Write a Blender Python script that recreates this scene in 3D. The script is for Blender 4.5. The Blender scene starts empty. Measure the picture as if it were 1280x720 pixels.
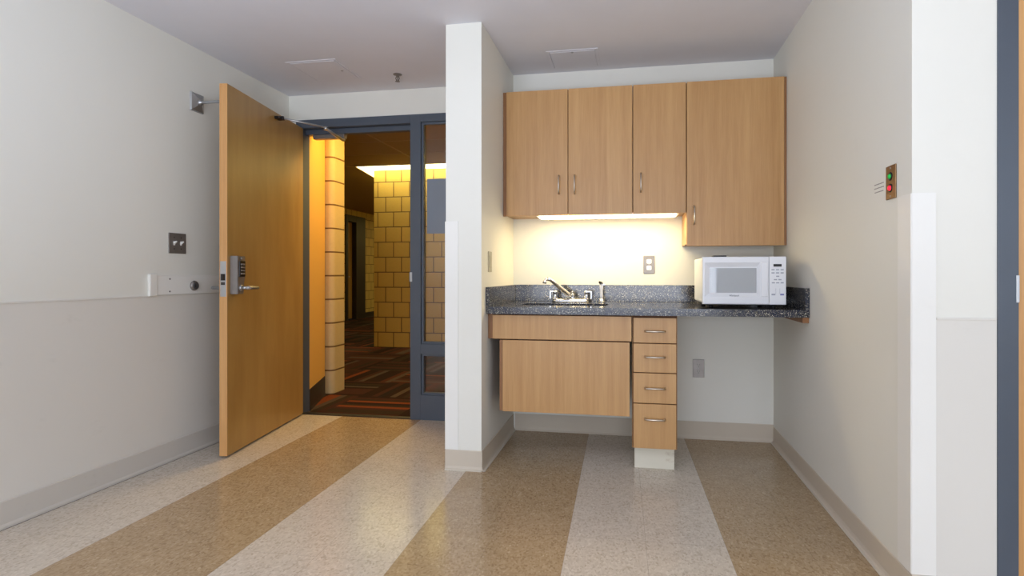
import bpy, bmesh, math, random
from mathutils import Vector, Matrix
random.seed(3)
S = bpy.context.scene
COL = S.collection
PI = math.pi

# ------------------------------------------------------------------ layout (metres)
XL, XR = -2.565, 0.876          # left wall, right wall of the kitchenette
XP1, XP2 = -0.993, -0.794       # partition faces
YP, YB, YD = 2.865, 3.670, 3.802  # partition end, kitchenette back wall, door wall
YC = 1.931                      # wall facing the camera on the right
H = 2.407                       # ceiling
HC = 2.55                       # corridor ceiling
YR = -4.6                       # rear of the room
XE = 3.0

# ------------------------------------------------------------------ materials
def lin(c):
    return tuple(((v/255)/12.92 if v/255 <= .04045 else ((v/255+.055)/1.055)**2.4) for v in c) + (1.0,)

class NT:
    def __init__(s, name):
        s.m = bpy.data.materials.new(name); s.m.use_nodes = True
        s.t = s.m.node_tree; s.b = s.t.nodes['Principled BSDF']
    def n(s, t, **kw):
        q = s.t.nodes.new(t)
        for k, v in kw.items(): setattr(q, k, v)
        return q
    def l(s, a, b): s.t.links.new(a, b)
    def val(s, node, key, v): node.inputs[key].default_value = v
    def math(s, op, a, b=None, c=None):
        q = s.n('ShaderNodeMath', operation=op)
        for i, v in enumerate((a, b, c)):
            if v is None: continue
            if isinstance(v, (int, float)): q.inputs[i].default_value = v
            else: s.l(v, q.inputs[i])
        return q.outputs[0]
    def mix(s, f, a, b, mode='MIX'):
        q = s.n('ShaderNodeMix', data_type='RGBA', blend_type=mode)
        for i, v in ((0, f), (6, a), (7, b)):
            if isinstance(v, (int, float)) or isinstance(v, tuple): q.inputs[i].default_value = v
            else: s.l(v, q.inputs[i])
        return q.outputs[2]
    def ramp(s, f, stops, interp='LINEAR'):
        q = s.n('ShaderNodeValToRGB'); q.color_ramp.interpolation = interp
        e = q.color_ramp.elements
        while len(e) < len(stops): e.new(.5)
        for i, (p, c) in enumerate(stops): e[i].position = p; e[i].color = c
        s.l(f, q.inputs[0]); return q.outputs[0]
    def bump(s, h, strength=.2, dist=.002):
        q = s.n('ShaderNodeBump'); q.inputs['Strength'].default_value = strength
        q.inputs['Distance'].default_value = dist
        s.l(h, q.inputs['Height']); s.l(q.outputs[0], s.b.inputs['Normal'])
    def coord(s, scale=(1, 1, 1), rot=(0, 0, 0), kind='Object'):
        tc = s.n('ShaderNodeTexCoord'); mp = s.n('ShaderNodeMapping')
        mp.inputs['Scale'].default_value = scale; mp.inputs['Rotation'].default_value = rot
        s.l(tc.outputs[kind], mp.inputs[0]); return mp.outputs[0]
    def noise(s, vec, scale, detail=3, rough=.5):
        q = s.n('ShaderNodeTexNoise'); q.inputs['Scale'].default_value = scale
        q.inputs['Detail'].default_value = detail; q.inputs['Roughness'].default_value = rough
        s.l(vec, q.inputs['Vector']); return q.outputs['Fac']

def plain(name, rgb, rough=.5, metal=0., spec=.5, var=0.02, nscale=6, bump=0., coat=0):
    k = NT(name); c = lin(rgb)
    v = k.noise(k.coord(), nscale, 2)
    lo = tuple(x*(1-var) for x in c[:3])+(1,); hi = tuple(min(1, x*(1+var)) for x in c[:3])+(1,)
    k.l(k.ramp(v, [(.3, lo), (.7, hi)]), k.b.inputs['Base Color'])
    k.val(k.b, 'Roughness', rough); k.val(k.b, 'Metallic', metal); k.val(k.b, 'Specular IOR Level', spec)
    if coat: k.val(k.b, 'Coat Weight', coat)
    if bump: k.bump(k.noise(k.coord(), 180, 2), bump, .001)
    return k.m

def emit(name, rgb, strength):
    k = NT(name); k.val(k.b, 'Base Color', lin(rgb)); k.val(k.b, 'Emission Color', lin(rgb))
    k.val(k.b, 'Emission Strength', strength); return k.m

def wood(name, dark, light, rough=.4, fine=1.0, axis='Z', knots=0.0, spec=.5, soft=False):
    k = NT(name)
    sc = {'Z': (14, 14, .55), 'X': (.55, 14, 14)}[axis]
    if soft: sc = (5, 5, .8)
    v = k.coord(sc)
    a = k.noise(v, 2.2*fine, 5, .6)
    b = k.noise(k.coord({'Z': (120, 120, 3), 'X': (3, 120, 120)}[axis]), 2.5, 3, .6)
    c = k.noise(k.coord({'Z': (3, 3, .7), 'X': (.7, 3, 3)}[axis]), 1.3, 2)
    f = k.math('ADD', k.math('MULTIPLY', a, .55), k.math('ADD', k.math('MULTIPLY', b, .12 if soft else .25), k.math('MULTIPLY', c, .33 if soft else .2)))
    col = k.ramp(f, [(.36, lin(dark)), (.62, lin(light))])
    # short pore flecks
    fl = k.noise(k.coord({'Z': (260, 260, 9), 'X': (9, 260, 260)}[axis]), 1.5, 2)
    col = k.mix(k.ramp(fl, [(.60, (0, 0, 0, 1)), (.72, (.12, .12, .12, 1))]), col, tuple(x*.72 for x in lin(dark)[:3])+(1,))
    if knots:
        vv = k.n('ShaderNodeTexVoronoi'); vv.inputs['Scale'].default_value = 1.6
        k.l(k.coord((1.5, 1.5, 1)), vv.inputs['Vector'])
        col = k.mix(k.ramp(vv.outputs['Distance'], [(0, (knots,)*3+(1,)), (.10, (0, 0, 0, 1))]), col, tuple(x*.5 for x in lin(dark)[:3])+(1,))
    k.l(col, k.b.inputs['Base Color']); k.val(k.b, 'Roughness', rough); k.val(k.b, 'Specular IOR Level', spec)
    k.bump(b, .06, .001)
    return k.m

def floor_mat():
    k = NT('vinyl_tile')
    tc = k.n('ShaderNodeTexCoord'); sp = k.n('ShaderNodeSeparateXYZ'); k.l(tc.outputs['Object'], sp.inputs[0])
    x, y = sp.outputs[0], sp.outputs[1]
    xr = k.math('ADD', x, k.math('MULTIPLY', k.math('SUBTRACT', y, 3.0), .02))
    yr = k.math('SUBTRACT', y, k.math('MULTIPLY', x, .02))
    u = k.math('DIVIDE', k.math('ADD', xr, .268+.612*20), .612)
    par = k.math('MODULO', k.math('FLOOR', u), 2.0)      # 0: light stripe, 1: brown stripe
    vec = k.coord()
    # chips of the mottled tile, stretched a little
    vo = k.n('ShaderNodeTexVoronoi'); vo.inputs['Scale'].default_value = 150; vo.inputs['Randomness'].default_value = 1
    k.l(k.coord((1, .62, 1), (0, 0, .5)), vo.inputs['Vector'])
    vs = k.n('ShaderNodeSeparateColor'); k.l(vo.outputs['Color'], vs.inputs[0])
    chip = vs.outputs[0]
    n1 = k.noise(vec, 14, 4, .6)
    n2 = k.noise(vec, 2.0, 2)
    f = k.math('ADD', k.math('MULTIPLY', chip, .6), k.math('MULTIPLY', n1, .4))
    lt = k.ramp(f, [(.12, lin((182, 169, 151))), (.35, lin((203, 191, 174))), (.75, lin((214, 203, 187))), (.95, lin((228, 219, 205)))])
    br = k.ramp(f, [(.12, lin((150, 125, 92))), (.35, lin((170, 145, 111))), (.75, lin((183, 159, 125))), (.95, lin((208, 188, 157)))])
    col = k.mix(par, lt, br)
    # tile seams every half stripe
    ux = k.math('FRACT', k.math('MULTIPLY', u, 2.0)); uy = k.math('FRACT', k.math('DIVIDE', k.math('ADD', yr, 9.1), .306))
    def seam(q): return k.math('LESS_THAN', k.math('MINIMUM', q, k.math('SUBTRACT', 1.0, q)), .0035)
    sm = k.math('MAXIMUM', seam(ux), seam(uy))
    col = k.mix(k.math('MULTIPLY', sm, .28), col, lin((96, 80, 62)))
    # scuffs
    sc = k.noise(k.coord((1, 3, 1)), 7, 5, .7)
    col = k.mix(k.ramp(sc, [(.66, (0, 0, 0, 1)), (.8, (.07, .07, .07, 1))]), col, lin((120, 104, 86)))
    k.l(col, k.b.inputs['Base Color'])
    k.l(k.ramp(n2, [(.3, (.15,)*3+(1,)), (.7, (.25,)*3+(1,))]), k.b.inputs['Roughness'])
    k.val(k.b, 'Specular IOR Level', .5)
    k.bump(k.math('SUBTRACT', k.math('MULTIPLY', n1, .3), sm), .10, .001)
    return k.m

def carpet_mat():
    k = NT('striped_carpet_tile')
    tc = k.n('ShaderNodeTexCoord'); sp = k.n('ShaderNodeSeparateXYZ'); k.l(tc.outputs['Object'], sp.inputs[0])
    x = k.math('DIVIDE', k.math('ADD', sp.outputs[0], 20.02), .61); y = k.math('DIVIDE', k.math('ADD', sp.outputs[1], 0.42), .61)
    fx, fy = k.math('FLOOR', x), k.math('FLOOR', y)
    chk = k.math('MODULO', k.math('ADD', fx, fy), 2.0)
    ux, uy = k.math('FRACT', x), k.math('FRACT', y)
    along = k.math('ADD', k.math('MULTIPLY', ux, chk), k.math('MULTIPLY', uy, k.math('SUBTRACT', 1.0, chk)))
    idx = k.math('FLOOR', k.math('MULTIPLY', along, 11.0))
    wn = k.n('ShaderNodeTexWhiteNoise', noise_dimensions='3D')
    cb = k.n('ShaderNodeCombineXYZ'); k.l(idx, cb.inputs[0]); k.l(fx, cb.inputs[1]); k.l(fy, cb.inputs[2])
    k.l(cb.outputs[0], wn.inputs['Vector'])
    col = k.ramp(wn.outputs['Value'], [(0, lin((44, 28, 22))), (.28, lin((70, 42, 34))), (.48, lin((84, 46, 34))), (.62, lin((56, 44, 32))), (.76, lin((126, 66, 38))), (.84, lin((88, 74, 64))), (.92, lin((38, 32, 28)))], 'CONSTANT')
    nz = k.noise(k.coord(), 260, 2)
    col = k.mix(k.ramp(nz, [(.35, (.45,)*3+(1,)), (.6, (0, 0, 0, 1))]), col, (.012, .008, .006, 1))
    k.l(col, k.b.inputs['Base Color']); k.val(k.b, 'Roughness', .95); k.val(k.b, 'Specular IOR Level', .1)
    k.bump(nz, .5, .003)
    return k.m

def block_mat(name, axis, row, width, base, off=(0, 0), mortar=(104, 78, 38)):
    """painted concrete block, running bond; axis = the horizontal axis along the wall"""
    k = NT(name)
    tc = k.n('ShaderNodeTexCoord'); sp = k.n('ShaderNodeSeparateXYZ'); k.l(tc.outputs['Object'], sp.inputs[0])
    cb = k.n('ShaderNodeCombineXYZ')
    k.l(k.math('ADD', sp.outputs[0 if axis == 'X' else 1], 40*width+off[0]), cb.inputs[0])
    k.l(k.math('ADD', sp.outputs[2], off[1]), cb.inputs[1])
    b = k.n('ShaderNodeTexBrick'); k.l(cb.outputs[0], b.inputs['Vector'])
    b.offset = .5; b.inputs['Scale'].default_value = 1
    b.inputs['Brick Width'].default_value = width; b.inputs['Row Height'].default_value = row
    b.inputs['Mortar Size'].default_value = .0075; b.inputs['Mortar Smooth'].default_value = .3
    b.inputs['Bias'].default_value = 0
    c = lin(base)
    b.inputs['Color1'].default_value = tuple(x*.93 for x in c[:3])+(1,)
    b.inputs['Color2'].default_value = c
    b.inputs['Mortar'].default_value = lin(mortar)
    n = k.noise(k.coord(), 30, 4, .7)
    col = k.mix(k.ramp(n, [(.3, (.14,)*3+(1,)), (.6, (0, 0, 0, 1))]), b.outputs['Color'], tuple(x*.6 for x in c[:3])+(1,))
    k.l(col, k.b.inputs['Base Color']); k.val(k.b, 'Roughness', .55)
    h = k.math('ADD', k.math('MULTIPLY', b.outputs['Fac'], -1.0), k.math('MULTIPLY', n, .12))
    k.bump(h, .8, .006)
    return k.m

def granite_mat():
    k = NT('speckled_laminate')
    vec = k.coord()
    vo = k.n('ShaderNodeTexVoronoi'); vo.inputs['Scale'].default_value = 330; k.l(vec, vo.inputs['Vector'])
    s1 = k.n('ShaderNodeSeparateColor'); k.l(vo.outputs['Color'], s1.inputs[0])
    c1 = k.ramp(s1.outputs[0], [(0, lin((24, 27, 36))), (.33, lin((46, 50, 62))), (.60, lin((72, 72, 74))), (.80, lin((112, 106, 92))), (.93, lin((200, 194, 176)))], 'CONSTANT')
    n = k.noise(vec, 22, 3)
    col = k.mix(k.ramp(n, [(.35, (0, 0, 0, 1)), (.7, (.35,)*3+(1,))]), c1, lin((36, 46, 80)))
    k.l(col, k.b.inputs['Base Color']); k.val(k.b, 'Roughness', .14); k.val(k.b, 'Specular IOR Level', .5)
    return k.m

def wall_paint(name, rgb, rough=.55, scuff=(150, 138, 122), amt=.10):
    k = NT(name); c = lin(rgb)
    n = k.noise(k.coord(), 1.5, 3); m = k.noise(k.coord((1, 1, 2.2)), 4.5, 6, .72)
    col = k.ramp(n, [(.3, tuple(x*.97 for x in c[:3])+(1,)), (.7, c)])
    col = k.mix(k.ramp(m, [(.62, (0, 0, 0, 1)), (.8, (amt,)*3+(1,))]), col, lin(scuff))
    k.l(col, k.b.inputs['Base Color']); k.val(k.b, 'Roughness', rough); k.val(k.b, 'Specular IOR Level', .35)
    k.bump(k.noise(k.coord(), 240, 2), .05, .0008)
    return k.m

M = {}
M['wall'] = wall_paint('wall_paint', (235, 233, 223), amt=.04)
M['ceil'] = plain('ceiling_paint', (226, 225, 230), .8, var=.01, bump=.04)
M['wains'] = wall_paint('vinyl_wall_sheet', (226, 222, 213), .5, amt=.16)
M['guard'] = wall_paint('white_vinyl_guard', (240, 238, 231), .4, amt=.03)
M['base'] = wall_paint('vinyl_cove_base', (206, 194, 176), .5, amt=.25)
M['base_pale'] = wall_paint('pale_vinyl_cove_base', (208, 202, 192), .5, amt=.25)
M['basedark'] = plain('black_cove_base', (44, 36, 34), .5)
M['floor'] = floor_mat()
M['carpet'] = carpet_mat()
M['cab'] = wood('maple_laminate', (178, 132, 80), (198, 154, 100), .38)
M['cab_edge'] = wood('maple_edge_band', (132, 88, 50), (156, 110, 68), .45)
M['cab_in'] = plain('cabinet_gap', (96, 56, 26), .7)
M['door'] = wood('door_veneer', (160, 121, 64), (180, 142, 82), .30, fine=.8, knots=.3, soft=True)
M['door_edge'] = wood('door_edge_wood', (196, 142, 84), (216, 166, 106), .4)
M['frame'] = plain('blue_grey_enamel', (78, 86, 97), .38, var=.03, bump=.05)
M['steel'] = plain('satin_steel', (176, 176, 176), .32, .75, var=.04)
M['plate'] = plain('brushed_plate', (136, 130, 125), .38, .55, var=.05, nscale=30)
M['bronze'] = plain('bronze_plate', (140, 112, 80), .4, .8, var=.10, nscale=40)
M['nickel'] = plain('nickel_pull', (196, 186, 172), .3, 1.)
M['chrome'] = plain('chrome', (226, 226, 228), .12, 1., var=.01)
M['darkmetal'] = plain('dark_metal', (58, 54, 52), .4, .6)
M['black'] = plain('black_plastic', (16, 16, 18), .4)
M['mwhite'] = plain('microwave_enamel', (232, 234, 238), .28, var=.005)
M['mgrey'] = plain('key_grey', (168, 172, 184), .5)
M['mblue'] = plain('key_blue', (118, 122, 178), .5)
M['white'] = plain('white_plastic', (232, 230, 222), .4)
M['ivory'] = plain('ivory_plastic', (172, 164, 142), .45)
M['granite'] = granite_mat()
M['paper'] = plain('grey_paper', (134, 142, 152), .7, var=.01)
M['orange'] = wall_paint('corridor_paint', (240, 190, 104), amt=.02)
M['blockx'] = block_mat('painted_block_facing', 'X', .217, .2425, (206, 172, 86), off=(.115, 0.0))
M['blocky'] = block_mat('painted_block_side', 'Y', .217, .2425, (206, 178, 104), off=(0, 0.0))
M['blockc'] = block_mat('painted_block_column', 'X', .2085, 3.0, (212, 190, 138), off=(.9, 0), mortar=(110, 80, 44))
M['corrceil'] = plain('corridor_ceiling_tile', (176, 150, 112), .85, var=.03, nscale=60)
M['tbar'] = plain('ceiling_grid', (186, 160, 124), .6)
M['lamp_warm'] = emit('lamp_lens_warm', (255, 232, 178), 17)
M['lamp_cove'] = emit('cove_lens', (255, 242, 176), 5.5)
M['toe'] = wall_paint('toe_kick_cover', (220, 214, 196), .5, scuff=(150, 120, 80), amt=.6)
def glass_mat():
    k = NT('clear_glass')
    k.val(k.b, 'Base Color', (.93, .96, .95, 1)); k.val(k.b, 'Roughness', 0.0); k.val(k.b, 'Transmission Weight', 1.0); k.val(k.b, 'IOR', 1.45)
    return k.m
M['glass'] = glass_mat()
def mesh_window_mat():
    k = NT('perforated_screen_glass')
    vo = k.n('ShaderNodeTexVoronoi'); vo.inputs['Scale'].default_value = 420; vo.inputs['Randomness'].default_value = 0
    k.l(k.coord(), vo.inputs['Vector'])
    k.l(k.ramp(vo.outputs['Distance'], [(.3, lin((128, 132, 136))), (.55, lin((186, 190, 194)))]), k.b.inputs['Base Color'])
    k.val(k.b, 'Roughness', .35); k.val(k.b, 'Coat Weight', 1.0); k.val(k.b, 'Coat Roughness', .03)
    return k.m
M['mwin'] = mesh_window_mat()
M['green'] = emit('green_lamp', (20, 150, 60), .5)
M['red'] = emit('red_lamp', (255, 24, 50), 1.6)
M['ink'] = plain('grey_ink', (150, 142, 134), .6)
M['inkblue'] = plain('navy_ink', (60, 66, 86), .5)

# ------------------------------------------------------------------ mesh helpers
def bx(bm, lo, hi, bev=0., seg=2, mi=0):
    lo, hi = Vector(lo), Vector(hi)
    a = Vector((min(lo.x, hi.x), min(lo.y, hi.y), min(lo.z, hi.z))); b = Vector((max(lo.x, hi.x), max(lo.y, hi.y), max(lo.z, hi.z)))
    t = bmesh.new(); bmesh.ops.create_cube(t, size=1)
    for v in t.verts:
        v.co = Vector(((a.x+b.x)/2+v.co.x*(b.x-a.x), (a.y+b.y)/2+v.co.y*(b.y-a.y), (a.z+b.z)/2+v.co.z*(b.z-a.z)))
    if bev: bmesh.ops.bevel(t, geom=t.edges[:], offset=bev, segments=seg, profile=.5, affect='EDGES')
    merge(bm, t, mi)
def merge(bm, t, mi=0):
    mp = {}
    for v in t.verts: mp[v] = bm.verts.new(v.co)
    for f in t.faces:
        try:
            g = bm.faces.new([mp[v] for v in f.verts]); g.material_index = mi; g.smooth = f.smooth
        except ValueError: pass
    t.free()
def cyl(bm, a, b, r, r2=None, n=20, caps=True):
    a, b = Vector(a), Vector(b); r2 = r if r2 is None else r2
    d = (b-a).normalized(); up = Vector((0, 0, 1)) if abs(d.z) < .95 else Vector((1, 0, 0))
    u = d.cross(up).normalized(); w = d.cross(u)
    A = [bm.verts.new(a+r*(u*math.cos(2*PI*i/n)+w*math.sin(2*PI*i/n))) for i in range(n)]
    B = [bm.verts.new(b+r2*(u*math.cos(2*PI*i/n)+w*math.sin(2*PI*i/n))) for i in range(n)]
    for i in range(n):
        f = bm.faces.new([A[i], A[(i+1) % n], B[(i+1) % n], B[i]]); f.smooth = True
    if caps: bm.faces.new(A[::-1]); bm.faces.new(B)
def tube(bm, pts, rad, n=14, flat=1.0):
    pts = [Vector(p) for p in pts]; rr = rad if isinstance(rad, (list, tuple)) else [rad]*len(pts)
    rings = []; u = None
    for i, p in enumerate(pts):
        d = (pts[min(i+1, len(pts)-1)]-pts[max(i-1, 0)]).normalized()
        if u is None:
            up = Vector((0, 0, 1)) if abs(d.z) < .9 else Vector((0, 1, 0))
            u = d.cross(up).normalized()
        else: u = (u-d*u.dot(d)).normalized()
        w = d.cross(u)
        rings.append([bm.verts.new(p+rr[i]*(u*math.cos(2*PI*j/n)*flat+w*math.sin(2*PI*j/n))) for j in range(n)])
    for a, b in zip(rings, rings[1:]):
        for j in range(n):
            f = bm.faces.new([a[j], a[(j+1) % n], b[(j+1) % n], b[j]]); f.smooth = True
    bm.faces.new(rings[0][::-1]); bm.faces.new(rings[-1])
def lathe(bm, c, prof, axis='Z', n=28):
    """prof: list of (radius, height)"""
    c = Vector(c); rings = []
    def P(r, h, t):
        x, y = r*math.cos(t), r*math.sin(t)
        return c+{'Z': Vector((x, y, h)), 'X': Vector((h, x, y)), 'Y': Vector((x, h, y))}[axis]
    for r, h in prof: rings.append([bm.verts.new(P(max(r, 1e-4), h, 2*PI*j/n)) for j in range(n)])
    for a, b in zip(rings, rings[1:]):
        for j in range(n):
            f = bm.faces.new([a[j], a[(j+1) % n], b[(j+1) % n], b[j]]); f.smooth = True
    bm.faces.new(rings[0][::-1]); bm.faces.new(rings[-1])
def prism(bm, poly, axis, a, b):
    """poly: 2-D outline; axis 'X': (y,z) outlines, 'Y': (x,z), 'Z': (x,y)"""
    def P(p, t): return {'X': (t, p[0], p[1]), 'Y': (p[0], t, p[1]), 'Z': (p[0], p[1], t)}[axis]
    A = [bm.verts.new(P(p, a)) for p in poly]; B = [bm.verts.new(P(p, b)) for p in poly]; n = len(poly)
    bm.faces.new(A[::-1]); bm.faces.new(B)
    for i in range(n): bm.faces.new([A[i], A[(i+1) % n], B[(i+1) % n], B[i]])

def obj(name, bm, mats, parent=None, origin=None):
    bmesh.ops.recalc_face_normals(bm, faces=bm.faces[:])
    me = bpy.data.meshes.new(name)
    if origin is not None:
        o3 = Vector(origin)
        for v in bm.verts: v.co -= o3
    bm.to_mesh(me); bm.free()
    for m in (mats if isinstance(mats, (list, tuple)) else [mats]): me.materials.append(m)
    o = bpy.data.objects.new(name, me); COL.objects.link(o)
    if origin is not None: o.location = origin
    if parent: o.parent = parent
    return o
def tag(o, label, cat, group=None, kind=None):
    o['label'] = label; o['category'] = cat
    if group: o['group'] = group
    if kind: o['kind'] = kind
    return o
def thing(name, label, cat, loc=(0, 0, 0), rz=0, group=None, kind=None):
    e = bpy.data.objects.new(name, None); COL.objects.link(e); e.location = loc; e.rotation_euler = (0, 0, rz)
    e.empty_display_size = .05
    return tag(e, label, cat, group, kind)
def struct(name, bm, mat, label, cat):
    o = obj(name, bm, mat); return tag(o, label, cat, kind='structure')
def boxes(*bs, bev=0.):
    bm = bmesh.new()
    for lo, hi in bs: bx(bm, lo, hi, bev)
    return bm
def text_obj(name, s, size, mat, parent, loc, rot, ext=.0004, bold=0.0):
    cu = bpy.data.curves.new(name, 'FONT'); cu.body = s; cu.size = size; cu.extrude = ext; cu.offset = bold
    cu.align_x = 'CENTER'; cu.align_y = 'CENTER'
    tmp = bpy.data.objects.new(name+'_tmp', cu); COL.objects.link(tmp)
    bpy.context.view_layer.update()
    me = bpy.data.meshes.new_from_object(tmp.evaluated_get(bpy.context.evaluated_depsgraph_get()))
    bpy.data.objects.remove(tmp); bpy.data.curves.remove(cu)
    me.materials.clear(); me.materials.append(mat)
    o = bpy.data.objects.new(name, me); COL.objects.link(o); o.parent = parent; o.location = loc; o.rotation_euler = rot
    return o

# ------------------------------------------------------------------ room shell
struct('floor', boxes(((XL-.1, YR-.1, -.1), (XE+.1, YD+.05, 0))), M['floor'], 'speckled vinyl tile floor in light and brown stripes', 'floor')
struct('ceiling', boxes(((XL-.1, YR-.1, H), (XE+.1, YD+.02, H+.1))), M['ceil'], 'flat painted ceiling of the room', 'ceiling')
struct('wall_left', boxes(((XL-.1, YR-.1, 0), (XL, YD+.1, H))), M['wall'], 'long cream wall on the left behind the open door', 'wall')
struct('wall_right', boxes(((XR, YC, 0), (XR+.12, YB+.12, H))), M['wall'], 'cream wall on the right of the kitchenette', 'wall')
struct('wall_back', boxes(((XP2-.02, YB, 0), (XR, YB+.12, H))), M['wall'], 'cream wall behind the sink counter and cabinets', 'wall')
struct('wall_partition', boxes(((XP1, YP, 0), (XP2, YD+.12, H))), M['wall'], 'narrow white partition between doorway and kitchenette', 'wall')
# the wall around the door frame and the sidelight
DX0, DX1, DZ = -2.50, XP1, 2.217
struct('wall_doorway', boxes(((XL, YD+.008, 0), (DX0, YD+.1, H)), ((DX0, YD+.008, DZ), (XP1, YD+.1, H))), M['wall'], 'cream wall above the grey door frame', 'wall')
# the wall with the second door, facing the camera at the right edge
FX0, FX1 = 1.115, 1.172
struct('wall_front', boxes(((XR+.12, YC, 0), (FX0+.01, YC+.12, H)), ((2.20, YC, 0), (XE, YC+.12, H)), ((FX0+.01, YC, 2.16), (2.20, YC+.12, H))), M['wall'], 'short white wall beside the grey frame at the right edge', 'wall')
SY_0, SY_1 = -4.0, -.6
struct('wall_side', boxes(((XE, YR-.1, 0), (XE+.1, SY_0, H)), ((XE, SY_1, 0), (XE+.1, YC+.1, H)), ((XE, SY_0, 0), (XE+.1, SY_1, .75)), ((XE, SY_0, 2.25), (XE+.1, SY_1, H))), M['wall'], 'right side wall of the room outside the view', 'wall')
WX0, WX1, WZ0, WZ1 = -2.2, 1.6, .35, 1.85
struct('wall_rear', boxes(((XL, YR-.1, 0), (WX0, YR, H)), ((WX1, YR-.1, 0), (XE, YR, H)), ((WX0, YR-.1, 0), (WX1, YR, WZ0)), ((WX0, YR-.1, WZ1), (WX1, YR, H))), M['wall'], 'rear wall with a wide window behind the camera', 'wall')
t = thing('window_2', 'wide window in the rear wall behind the camera', 'window', ((WX0+WX1)/2, YR-.05, WZ0), kind='structure')
bm = boxes(((-1.9, -.04, 0), (1.9, .04, .05)), ((-1.9, -.04, 1.45), (1.9, .04, 1.5)), ((-1.9, -.04, .05), (-1.85, .04, 1.45)), ((1.85, -.04, .05), (1.9, .04, 1.45)), ((-.025, -.04, .05), (.025, .04, 1.45)))
obj('window_frame', bm, M['frame'], t)

# wainscot sheets, top lips, corner guards
bm = boxes(((XL, YR, .0), (XL+.003, YD, .932)))
bx(bm, (XL, YR, .932), (XL+.006, YD, .940), .001)
struct('trim_1', bm, M['wains'], 'grey vinyl sheet covering the lower left wall', 'wall panel')
bm = boxes(((XR+.068, YC-.003, 0), (FX0-.003, YC, .912)))
bx(bm, (XR+.068, YC-.006, .912), (FX0-.003, YC, .919), .001)
struct('trim_2', bm, M['wains'], 'vinyl sheet on the short wall beside the right door frame', 'wall panel')
def guard(name, corner, dx, dy, wx, wy, z0, z1, label):
    bm = bmesh.new(); x, y = corner; e = .005
    # L profile wrapping an outside corner, sheet on both faces
    poly = [(x, y), (x+dx*wx, y), (x+dx*wx, y-dy*e), (x-dx*e*.3, y-dy*e), (x-dx*e, y-dy*e*.3), (x-dx*e, y+dy*wy), (x, y+dy*wy)]
    prism(bm, poly, 'Z', z0, z1)
    return struct(name, bm, M['guard'], label, 'corner guard')
guard('trim_3', (XR, YC), 1, 1, .067, .085, .106, 1.312, 'white corner guard at the outer corner of the right wall')
guard('trim_4', (XP1, YP), 1, 1, .070, .30, .109, 1.341, 'white corner guard on the left edge of the narrow partition')

# cove base: a moulded strip with a toe that runs out onto the floor
def cove(bm, p, q, nrm, h=.104, toe=.014):
    """strip from p to q along the wall; nrm points into the room"""
    p, q, nrm = Vector(p), Vector(q), Vector(nrm)
    prof = [(0, 0), (toe, 0), (toe, .003), (.008, .010), (.0045, .022), (.004, h-.004), (.002, h), (0, h)]
    A = [bm.verts.new(p+nrm*a+Vector((0, 0, b))) for a, b in prof]; B = [bm.verts.new(q+nrm*a+Vector((0, 0, b))) for a, b in prof]
    bm.faces.new(A[::-1]); bm.faces.new(B); n = len(prof)
    for i in range(n): bm.faces.new([A[i], A[(i+1) % n], B[(i+1) % n], B[i]])
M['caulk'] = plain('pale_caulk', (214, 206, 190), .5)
M['gap_shade'] = plain('floor_gap_shade', (92, 84, 74), .8)  # dark strip that paints the gap shadow where the left baseboard meets the floor
def base(name, p, q, nrm, label, h=.104, m='base', toe=.014, line=None):
    bm = bmesh.new(); cove(bm, p, q, nrm, h, toe); o = struct(name, bm, M[m], label, 'baseboard')
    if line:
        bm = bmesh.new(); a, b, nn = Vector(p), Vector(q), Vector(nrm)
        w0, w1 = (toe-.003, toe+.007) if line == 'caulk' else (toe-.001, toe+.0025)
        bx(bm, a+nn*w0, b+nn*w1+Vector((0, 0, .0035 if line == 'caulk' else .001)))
        obj('caulk_bead' if line == 'caulk' else 'gap_shade_strip', bm, M[line], o)
    return o
base('baseboard_left', (XL+.003, YR, 0), (XL+.003, YD-.01, 0), (1, 0, 0), 'pale vinyl baseboard along the left wall', .117, 'base_pale', .007, 'gap_shade')
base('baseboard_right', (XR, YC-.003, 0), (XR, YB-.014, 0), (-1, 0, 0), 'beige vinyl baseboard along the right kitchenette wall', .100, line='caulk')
base('baseboard_back', (XP2+.014, YB, 0), (XR, YB, 0), (0, -1, 0), 'beige vinyl baseboard under the sink counter', .112)
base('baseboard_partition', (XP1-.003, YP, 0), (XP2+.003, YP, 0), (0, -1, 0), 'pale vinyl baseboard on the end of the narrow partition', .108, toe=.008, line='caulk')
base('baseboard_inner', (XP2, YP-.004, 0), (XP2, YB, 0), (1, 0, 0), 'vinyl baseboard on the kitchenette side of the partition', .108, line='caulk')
base('baseboard_front', (XR-.003, YC-.003, 0), (FX0, YC-.003, 0), (0, -1, 0), 'vinyl baseboard on the short wall by the right door', .106)

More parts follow.
